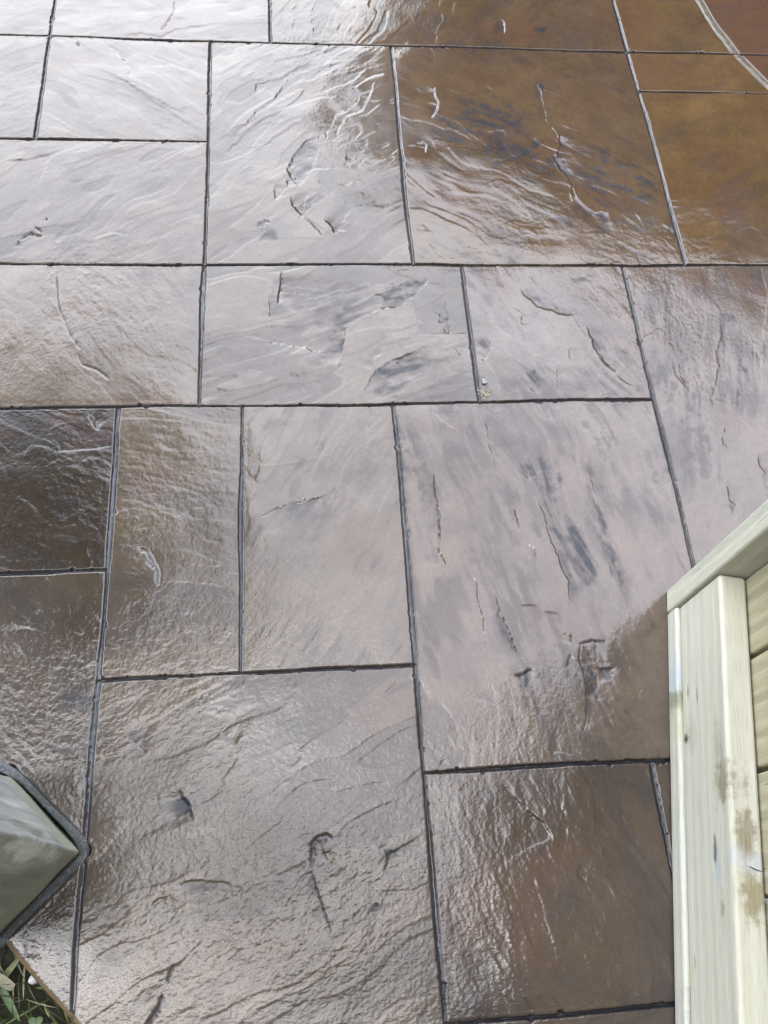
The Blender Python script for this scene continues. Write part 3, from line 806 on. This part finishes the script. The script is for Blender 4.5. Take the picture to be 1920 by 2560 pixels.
# ------------------------------------------------------------------ the deck post and its expansion strip
def mat_post():
    s = NT('weathered_green_post'); v = s.tex()
    f1 = s.noise(s.mapping(v, (30, 30, 2.2)), 1.6, 5, .6, .5)
    f2 = s.noise(s.mapping(v, (3, 3, 60)), 2.5, 3, .6, .3)      # sanding marks across
    c = s.ramp(f1, [(.3, (.185, .200, .200)), (.5, (.270, .285, .280)), (.7, (.43, .44, .41))])
    c = s.mix(s.maprange(f2, .48, .62, 0, .5), c, (.36, .36, .28))
    # yellowish worn base, pale scrape, dark checks on the upper face
    c = s.mix(s.blotch(v, (0, 0, .01), (1 / .5, 1 / .5, 1 / .05), s.math('MULTIPLY', f1, .5), 1.3, .7), c, (.31, .31, .25))
    wp = s.math('MULTIPLY', s.math('SUBTRACT', s.noise(v, 26, 5, .65), .5), 1.3)
    c = s.mix(s.math('MULTIPLY', s.blotch(v, (-.012, .012, .17), (1 / .022, 1 / .022, 1 / .15), wp), .9), c, (.68, .72, .70))
    return s.set(Base_Color=c, Roughness=.6, IOR=1.35, Normal=s.bump(s.math('ADD', f1, s.math('MULTIPLY', f2, .6)), .55, .003))
post = empty('deck_post', (PA[0], PA[1], 0), R(135))
tag(post, 'grey green treated timber post set in a notch at the patio corner', 'post')
def post_mesh(w, h, ch):
    bm = bmesh.new(); N = 46; per = []
    # rounded square outline, corner at the origin, growing along +x (PU) and +y (PV)
    pts = []
    for cxn, cyn, a0 in ((w - ch, w - ch, 0), (ch, w - ch, 90), (ch, ch, 180), (w - ch, ch, 270)):
        for j in range(5):
            a = R(a0 + 90 * j / 4); pts.append((cxn + ch * math.cos(a), cyn + ch * math.sin(a)))
    full = []
    for i in range(len(pts)):
        p, q = Vector(pts[i]), Vector(pts[(i + 1) % len(pts)]); n = max(1, int((q - p).length / .006))
        full += [p.lerp(q, t / n) for t in range(n)]
    zs = [-.05 + .006 * i for i in range(110)] + [.62 + .09 * i for i in range(20)]
    rings = []
    rnd = random.Random(3)
    for z in zs:
        ring = []
        for p in full:
            q = p - Vector((w / 2, w / 2))
            # a split running up the arris, and slow wander of the faces
            near = math.hypot(p.x, p.y)
            dent = .0
            if p.y < .02:
                d1 = abs((p.x - .012 - .10 * max(0, z - .10)) ); dent = .006 * math.exp(-(d1 / .0045) ** 2) * (1 if .11 < z < .34 else 0)
            wv_ = .0012 * math.sin(z * 23 + p.x * 40) + .0010 * math.sin(z * 51 + p.y * 70)
            q = q * (1 - (dent + wv_) / (w / 2))
            ring.append(bm.verts.new((q.x + w / 2, q.y + w / 2, z)))
        rings.append(ring)
    n = len(full)
    for a, b in zip(rings, rings[1:]):
        for i in range(n): bm.faces.new((a[i], a[(i + 1) % n], b[(i + 1) % n], b[i]))
    bm.faces.new(rings[-1])
    return bm
# local axes of the empty: x = PU, y = PV
shaft = mobj('shaft', post_mesh(PW, 2.4, .0035), mat_post(), post)

def mat_felt():
    s = NT('fibre_expansion_strip'); v = s.tex()
    n = s.noise(v, 260, 4, .7); m = s.noise(v, 40, 3, .5)
    c = s.ramp(n, [(.3, (.018, .022, .026)), (.5, (.050, .057, .062)), (.72, (.14, .15, .15))])
    c = s.mix(s.maprange(m, .4, .7, 0, .4), c, (.05, .05, .042))
    return s.set(Base_Color=c, Roughness=.5, Normal=s.bump(n, .8, .002))
felt_path = [(-.55, .34), (-.505, .292), (-.462, .248), (-.4169, .2085), (-.4006, .1990), (-.3834, .1872), (-.3631, .1688), (-.3431, .1493), (-.3261, .1318), (-.3091, .1135), (-.3008, .1030), (-.2972, .0945), (-.2985, .0868),
             (-.3032, .0810), (-.3250, .0590), (-.347, .0370), (-.3690, .0150), (-.3935, -.0095)]
felt_path = felt_path[2:]
bm = bmesh.new(); prev = None
for i, p in enumerate(felt_path):
    a = felt_path[max(0, i - 1)]; b = felt_path[min(len(felt_path) - 1, i + 1)]
    t = Vector((b[0] - a[0], b[1] - a[1])).normalized(); n = Vector((-t.y, t.x)) * (.0063 + .0006 * math.sin(i * 1.7))
    zt = -.0015 + .0012 * math.sin(i * 1.1)
    o = 1.0
    row = [bm.verts.new((p[0] + n.x * s_, p[1] + n.y * s_, z)) for s_, z in ((1, -.045), (1, zt - .0012), (.75, zt), (0, zt + .0004), (-.75, zt), (-1, zt - .0012), (-1, -.045))]
    if prev:
        for j in range(6): bm.faces.new((prev[j], prev[j + 1], row[j + 1], row[j]))
    else: bm.faces.new(row)
    prev = row
bm.faces.new(prev)
bmesh.ops.recalc_face_normals(bm, faces=bm.faces)
felt = mobj('expansion_strip', bm, mat_felt())
sb = felt.modifiers.new('sub', 'SUBSURF'); sb.levels = 2; sb.render_levels = 2; sb.subdivision_type = 'SIMPLE'
tag(felt, 'dark grey fibre joint strip wrapped round the foot of the timber post', 'joint strip')

# ------------------------------------------------------------------ grass, weeds, debris
def mat_leaf(name, c1, c2, c3, rough=.45):
    s = NT(name); v = s.tex()
    at = s.n.new('ShaderNodeAttribute'); at.attribute_name = 'tone'
    c = s.ramp(at.outputs['Fac'], [(0, c1), (.55, c2), (1, c3)])
    c = s.mix(1.0, c, s.ramp(s.noise(v, 160, 3, .6), [(.3, (.7, .7, .7)), (.7, (1.15, 1.15, 1.15))]), 'MULTIPLY')
    return s.set(Base_Color=c, Roughness=rough, Subsurface_Weight=0.0)
def blades(name, spots, mat, parent=None):
    V_, F_, Tn = [], [], []
    for (x, y, z, L, w, az, lean, curl, tone, seg) in spots:
        d = (math.cos(az), math.sin(az)); sd2 = (-d[1], d[0]); px, pz = 0.0, 0.0; ang = R(90) - lean
        base = len(V_)
        for i in range(seg + 1):
            t = i / seg; ww = w * .5 * (math.sin(math.pi * (.18 + .82 * t)) ** .6 if t < 1 else .02)
            for s_ in (-1, 0, 1):
                V_.append((x + d[0] * px + sd2[0] * ww * s_, y + d[1] * px + sd2[1] * ww * s_, z + pz - (0 if s_ else w * .12))); Tn.append(tone)
            px += math.cos(ang) * L / seg; pz += math.sin(ang) * L / seg; ang -= curl / seg
        for i in range(seg):
            a = base + i * 3
            F_ += [(a, a + 1, a + 4, a + 3), (a + 1, a + 2, a + 5, a + 4)]
    me = bpy.data.meshes.new(name); me.from_pydata(V_, [], F_)
    at = me.attributes.new('tone', 'FLOAT', 'POINT'); at.data.foreach_set('value', Tn)
    me.materials.append(mat)
    for p in me.polygons: p.use_smooth = True
    o = bpy.data.objects.new(name, me); link(o, parent); return o
m_grass = mat_leaf('grass_blade', (.040, .070, .016), (.100, .135, .034), (.34, .31, .15))
rnd = random.Random(11); spots = []
def lawn_ok(x, y): return x + y < -.402
n = 0
while n < 2600:
    x = rnd.uniform(-.80, .05); y = rnd.uniform(-.50, .12)
    if not lawn_ok(x, y): continue
    if rbox((x - PA[0]) * PU[0] + (y - PA[1]) * PU[1], (x - PA[0]) * PV[0] + (y - PA[1]) * PV[1], 0.0, .001) < .004: continue
    z0_ = -.060
    n += 1; tone = rnd.choice([rnd.uniform(0, .55)] * 2 + [rnd.uniform(.65, 1)])
    spots.append((x, y, -.060, rnd.uniform(.03, .075), rnd.uniform(.0010, .0028), rnd.uniform(0, 6.28), rnd.uniform(.3, 1.25), rnd.uniform(.2, 1.4), tone, 6))
n = 0
while n < 20000:
    x = rnd.uniform(-4.5, 1.6); y = rnd.uniform(-2.6, 3.4)
    if not x + y < -.43 or (-.8 < x < .05 and -.5 < y < .12): continue
    n += 1
    spots.append((x, y, -.060, rnd.uniform(.04, .09), rnd.uniform(.004, .008), rnd.uniform(0, 6.28), rnd.uniform(.2, 1.0), rnd.uniform(.2, 1.2), rnd.uniform(0, .8), 3))
grass = blades('grass', spots, m_grass); tag(grass, kind='stuff')
m_weed = mat_leaf('weed_leaf', (.045, .08, .02), (.085, .13, .04), (.22, .24, .12))
wd_ = empty('broadleaf_weed', (-.405, -.055, -.06))
tag(wd_, 'broad leaved weed growing in the grass against the slab edge', 'weed')
lf = [(.00, .00, .003, .060, .007, R(150), .9, .5, .55, 8), (.0, .005, .002, .065, .008, R(95), 1.0, .4, .75, 8), (.005, 0, .004, .05, .008, R(205), 1.1, .3, .35, 8),
      (.0, -.003, .003, .055, .009, R(260), 1.0, .5, .5, 8), (.002, .0, .003, .05, .008, R(45), .8, .6, .9, 8), (0, 0, .002, .06, .009, R(310), 1.2, .2, .3, 8)]
for i, L_ in enumerate(lf): blades('leaf', [L_], m_weed, wd_)
wd2 = empty('clover', (-.322, -.110, -.06))
tag(wd2, 'small clover with rounded leaves near the bottom corner of the slab', 'weed')
for j, (dx, dy) in enumerate(((0, 0), (-.024, .010))):
    blades('leaf', [(dx, dy, .028 + .004 * j, .010, .009, R(a + 30 * j), 1.45, .2, .3 + .12 * j, 6) for a in (0, 120, 240)], m_weed, wd2)
    blades('stem', [(dx * .3, dy * .3, 0, .034, .0012, math.atan2(dy, dx + 1e-6), .5, .1, .7, 5)], m_weed, wd2)
m_dry = mat_leaf('dry_leaf', (.18, .18, .11), (.26, .25, .17), (.30, .29, .20), .6)
dl = blades('dry_leaf', [(0, 0, 0, .045, .012, R(0), 1.35, .35, .4, 10)], m_dry); dl.location = (-.378, -.060, -.030); dl.rotation_euler = (.25, .1, R(150))
tag(dl, 'flat straw coloured dead leaf lying in the grass beside the post', 'leaf')
dl2 = dl.copy(); dl2.location = (-.315, -.142, -.028); dl2.rotation_euler = (.1, -.2, R(70)); link(dl2)
tag(dl2, 'grey green dead leaf under the slab edge at the picture bottom', 'leaf')

def mat_simple(name, c, rough=.6, nz=60):
    s = NT(name); v = s.tex(); n = s.noise(v, nz, 4, .6)
    return s.set(Base_Color=s.ramp(n, [(.3, tuple(a * .7 for a in c)), (.7, tuple(min(1, a * 1.25) for a in c))]), Roughness=rough, Normal=s.bump(n, .4, .002))
def pebble(name, loc, r, mat, seed):
    bm = bmesh.new(); bmesh.ops.create_icosphere(bm, subdivisions=3, radius=1)
    rn = random.Random(seed); ph = [rn.uniform(0, 6) for _ in range(6)]
    for v in bm.verts:
        c = v.co; f = 1 + .13 * math.sin(c.x * 2.3 + ph[0]) + .10 * math.sin(c.y * 3.1 + ph[1]) + .08 * math.sin(c.z * 4 + c.x * 3 + ph[2])
        v.co = Vector((c.x * r[0] * f, c.y * r[1] * f, c.z * r[2] * f))
    o = mobj(name, bm, mat); o.location = loc; return o
tag(pebble('pebble', (-.3535, -.052, -.030), (.007, .005, .0045), mat_simple('white_stone', (.6, .6, .58)), 3), 'small whitish pebble in the grass just below the slab edge', 'pebble')
tag(pebble('grit', (.3200, .8170, .0028), (.0042, .0055, .0018), mat_simple('grey_grit', (.24, .25, .25)), 5), 'flat pale grey grit stone stuck beside the joint in mid patio', 'grit')
bm = bmesh.new(); rn = random.Random(8)
for i in range(26):
    p = Vector((rn.gauss(0, .0055), rn.gauss(0, .0055), .001 + rn.random() * .002)); a = rn.uniform(0, 6.28); L = rn.uniform(.002, .008)
    d = Vector((math.cos(a), math.sin(a), rn.uniform(-.1, .4))) * L; t = Vector((-math.sin(a), math.cos(a), 0)) * .0007
    bm.faces.new([bm.verts.new(p - t), bm.verts.new(p + t), bm.verts.new(p + d + t * .3), bm.verts.new(p + d - t * .3)])
cr_ = mobj('plant_crumb', bm, mat_simple('straw_crumb', (.32, .26, .13)), None, False); cr_.location = (.3150, .7905, .0015)
tag(cr_, 'tuft of dry plant crumbs caught where two joints meet in mid patio', 'plant debris')
def needle(name, p, q, bow, label):
    bm = bmesh.new(); N = 12; prev = None; d = Vector((q[0] - p[0], q[1] - p[1], 0)); nn = Vector((-d.y, d.x, 0)).normalized()
    for i in range(N + 1):
        t = i / N; c = Vector((p[0], p[1], .0022)) + d * t + nn * bow * math.sin(math.pi * t) + Vector((0, 0, .0012 * math.sin(math.pi * t)))
        c -= Vector((p[0], p[1], 0)); r = .00075 * (1 - .55 * abs(2 * t - 1) ** 3)
        ring = [bm.verts.new(c + (nn * math.cos(a) + Vector((0, 0, 1)) * math.sin(a)) * r) for a in (0, 1.57, 3.14, 4.71)]
        if prev:
            for j in range(4): bm.faces.new((prev[j], prev[(j + 1) % 4], ring[(j + 1) % 4], ring[j]))
        prev = ring
    o = mobj(name, bm, mat_simple('brown_needle', (.15, .085, .035))); o.location = (p[0], p[1], 0)
    tag(o, label, 'pine needle'); return o
needle('pine_needle', (.3298, .4076), (.3543, .4058), .0018, 'curved brown pine needle, the left one of two on the big stone')
needle('pine_needle', (.3654, .3960), (.3855, .3917), .0012, 'short brown pine needle, the right one of two on the big stone')

# ------------------------------------------------------------------ what surrounds the patio, out of view: some reflected, one house added to block sky
def mat_siding(name, c):
    s = NT(name); v = s.tex()
    return s.set(Base_Color=s.ramp(s.noise(s.mapping(v, (1, 1, 12)), 3, 4), [(.3, tuple(a * .8 for a in c)), (.7, c)]), Roughness=.8)
def house(name, label, loc, rz, L, D, Hh, wallc, eave=.35):
    h = empty(name, loc, rz); tag(h, label, 'house')
    mw = mat_siding(name + '_siding', wallc); mt = mat_simple(name + '_trim', (.25, .2, .15)); mr = mat_simple(name + '_shingle', (.06, .05, .045))
    bm = bmesh.new(); nb = int(Hh / .2)
    for i in range(nb):
        z0, z1 = i * Hh / nb, (i + 1) * Hh / nb - .004
        box(bm, (0, -.02 - .0, z0), (L, D, z1))
        for v in bm.verts[-8:]:
            if v.co.z < z0 + .01 and v.co.y < 0: v.co.y -= .015
    bmesh.ops.recalc_face_normals(bm, faces=bm.faces)
    mobj('wall', bm, mw, h, False)
    bm = bmesh.new()
    vs = [bm.verts.new(p) for p in ((-.3, -eave, Hh), (L + .3, -eave, Hh), (L + .3, D / 2, Hh + D * .22), (-.3, D / 2, Hh + D * .22), (L + .3, D + eave, Hh), (-.3, D + eave, Hh))]
    bm.faces.new(vs[:4]); bm.faces.new((vs[3], vs[2], vs[4], vs[5])); bm.faces.new((vs[0], vs[3], vs[5])); bm.faces.new((vs[1], vs[4], vs[2]))
    bm.faces.new((vs[0], vs[5], vs[4], vs[1]))
    r = bmesh.ops.solidify(bm, geom=bm.faces[:], thickness=-.06)
    mobj('roof', bm, mr, h, False)
    for i, x in enumerate((L * .18, L * .62)):
        fr = boxobj('window', (x, -.07, .9), (x + 1.2, -.03, 2.0), mt, h, .004)
        g = NT('window_glass'); g.set(Base_Color=(.02, .025, .03), Roughness=.05)
        boxobj('pane', (x + .06, -.082, .96), (x + 1.14, -.071, 1.94), g.m, fr, 0)
    dr = boxobj('door', (L * .45, -.06, 0), (L * .45 + .9, -.03, 2.0), mt, h, .004)
    boxobj('handle', (L * .45 + .8, -.12, .95), (L * .45 + .83, -.061, 1.07), mt, dr, .003)
    return h
# facing the patio, its left end just right of straight ahead
ax = R(27)
c0 = Vector((.56, 4.93, 0))
house('far_house', 'brown sided house beyond the far right end of the patio', (c0.x, c0.y, -.05), -R(30), 8.0, 5.0, 2.92, (.085, .05, .035))
house('sky_blocker_house', 'unseen tall dark house added close behind the viewer to block skylight', (5.0, -1.35, -.05), R(180), 11.0, 5.0, 9.0, (.07, .06, .05), .25)  # added occluder: cuts the skylight from behind the viewer

def tree(name, label, loc, trunk_h, crown_c, crown_r, nleaf, seed, group=None):
    rn = random.Random(seed); t = empty(name, loc); tag(t, label, 'tree', group)
    mb = mat_simple('bark', (.09, .065, .045), .9, 20)
    bm = bmesh.new()
    def limb(p, q, r0, r1, n=7):
        prev = None; p = Vector(p); q = Vector(q); ax_ = (q - p).normalized(); s1 = ax_.orthogonal().normalized(); s2_ = ax_.cross(s1)
        for i in range(n + 1):
            f = i / n; c = p.lerp(q, f) + s1 * .05 * math.sin(f * 5 + seed) * (1 if 0 < i < n else 0); r = r0 + (r1 - r0) * f
            ring = [bm.verts.new(c + (s1 * math.cos(a) + s2_ * math.sin(a)) * r) for a in [k_ * math.pi / 5 for k_ in range(10)]]
            if prev:
                for j in range(10): bm.faces.new((prev[j], prev[(j + 1) % 10], ring[(j + 1) % 10], ring[j]))
            prev = ring
    top = (crown_c[0] * .4, crown_c[1] * .4, trunk_h)
    limb((0, 0, 0), top, .16, .10)
    tips = []
    for i in range(9):
        a = rn.uniform(0, 6.28); e = rn.uniform(-.2, .9)
        q = (crown_c[0] + crown_r[0] * .75 * math.cos(a) * math.cos(e), crown_c[1] + crown_r[1] * .75 * math.sin(a) * math.cos(e), crown_c[2] + crown_r[2] * .7 * math.sin(e))
        limb(top, q, .07, .015); tips.append(q)
    mobj('trunk', bm, mb, t)
    V_, F_, Tn = [], [], []
    for i in range(nleaf):
        if i % 40 == 0:
            while True:
                c = Vector([rn.uniform(-1, 1) for _ in range(3)])
                if .3 < c.length < 1: break
            cc = Vector((crown_c[0] + c.x * crown_r[0], crown_c[1] + c.y * crown_r[1], crown_c[2] + c.z * crown_r[2])); tone = rn.uniform(0, .6)
        p = cc + Vector([rn.gauss(0, .16) for _ in range(3)]); a = Vector([rn.gauss(0, 1) for _ in range(3)]).normalized() * .065
        b = a.orthogonal().normalized() * .03; base = len(V_)
        V_ += [tuple(p - a), tuple(p - b), tuple(p + a), tuple(p + b)]; F_.append((base, base + 1, base + 2, base + 3)); Tn += [tone] * 4
    me = bpy.data.meshes.new('crown'); me.from_pydata(V_, [], F_)
    at = me.attributes.new('tone', 'FLOAT', 'POINT'); at.data.foreach_set('value', Tn)
    me.materials.append(m_grass); o = bpy.data.objects.new('crown', me); link(o, t)
tree('maple_tree', 'leafy tree left of the patio whose crown hangs over its left side', (-3.1, 1.9, -.06), 2.6, (1.1, .18, 4.3), (1.24, 1.62, .8), 56000, 5)
tree('maple_tree', 'second leafy tree further left on the lawn', (-5.2, -2.4, -.06), 2.2, (.2, .0, 3.8), (1.9, 1.9, 1.5), 12000, 9)

for i, (x, y, rz, s_, lab) in enumerate(((-9.5, 9.5, 40, 1.1, 'tree on the lawn beyond the far left of the patio'), (-3.0, 15.5, 200, 1.2, 'tall tree straight beyond the far end of the patio'),
        (8.6, -.5, 90, 1.2, 'tree standing behind the wooden fence'), (8.6, 3.6, 300, .7, 'tree between the wooden fence and the far house'))):
    src = [o for o in scene.objects if o.get('label', '').startswith('second leafy')][0]
    c = src.copy(); c.location = (x, y, -.06); c.rotation_euler = (0, 0, R(rz)); c.scale = (s_,) * 3; link(c); c['label'] = lab
    for ch in src.children:
        d = ch.copy(); link(d); d.parent = c
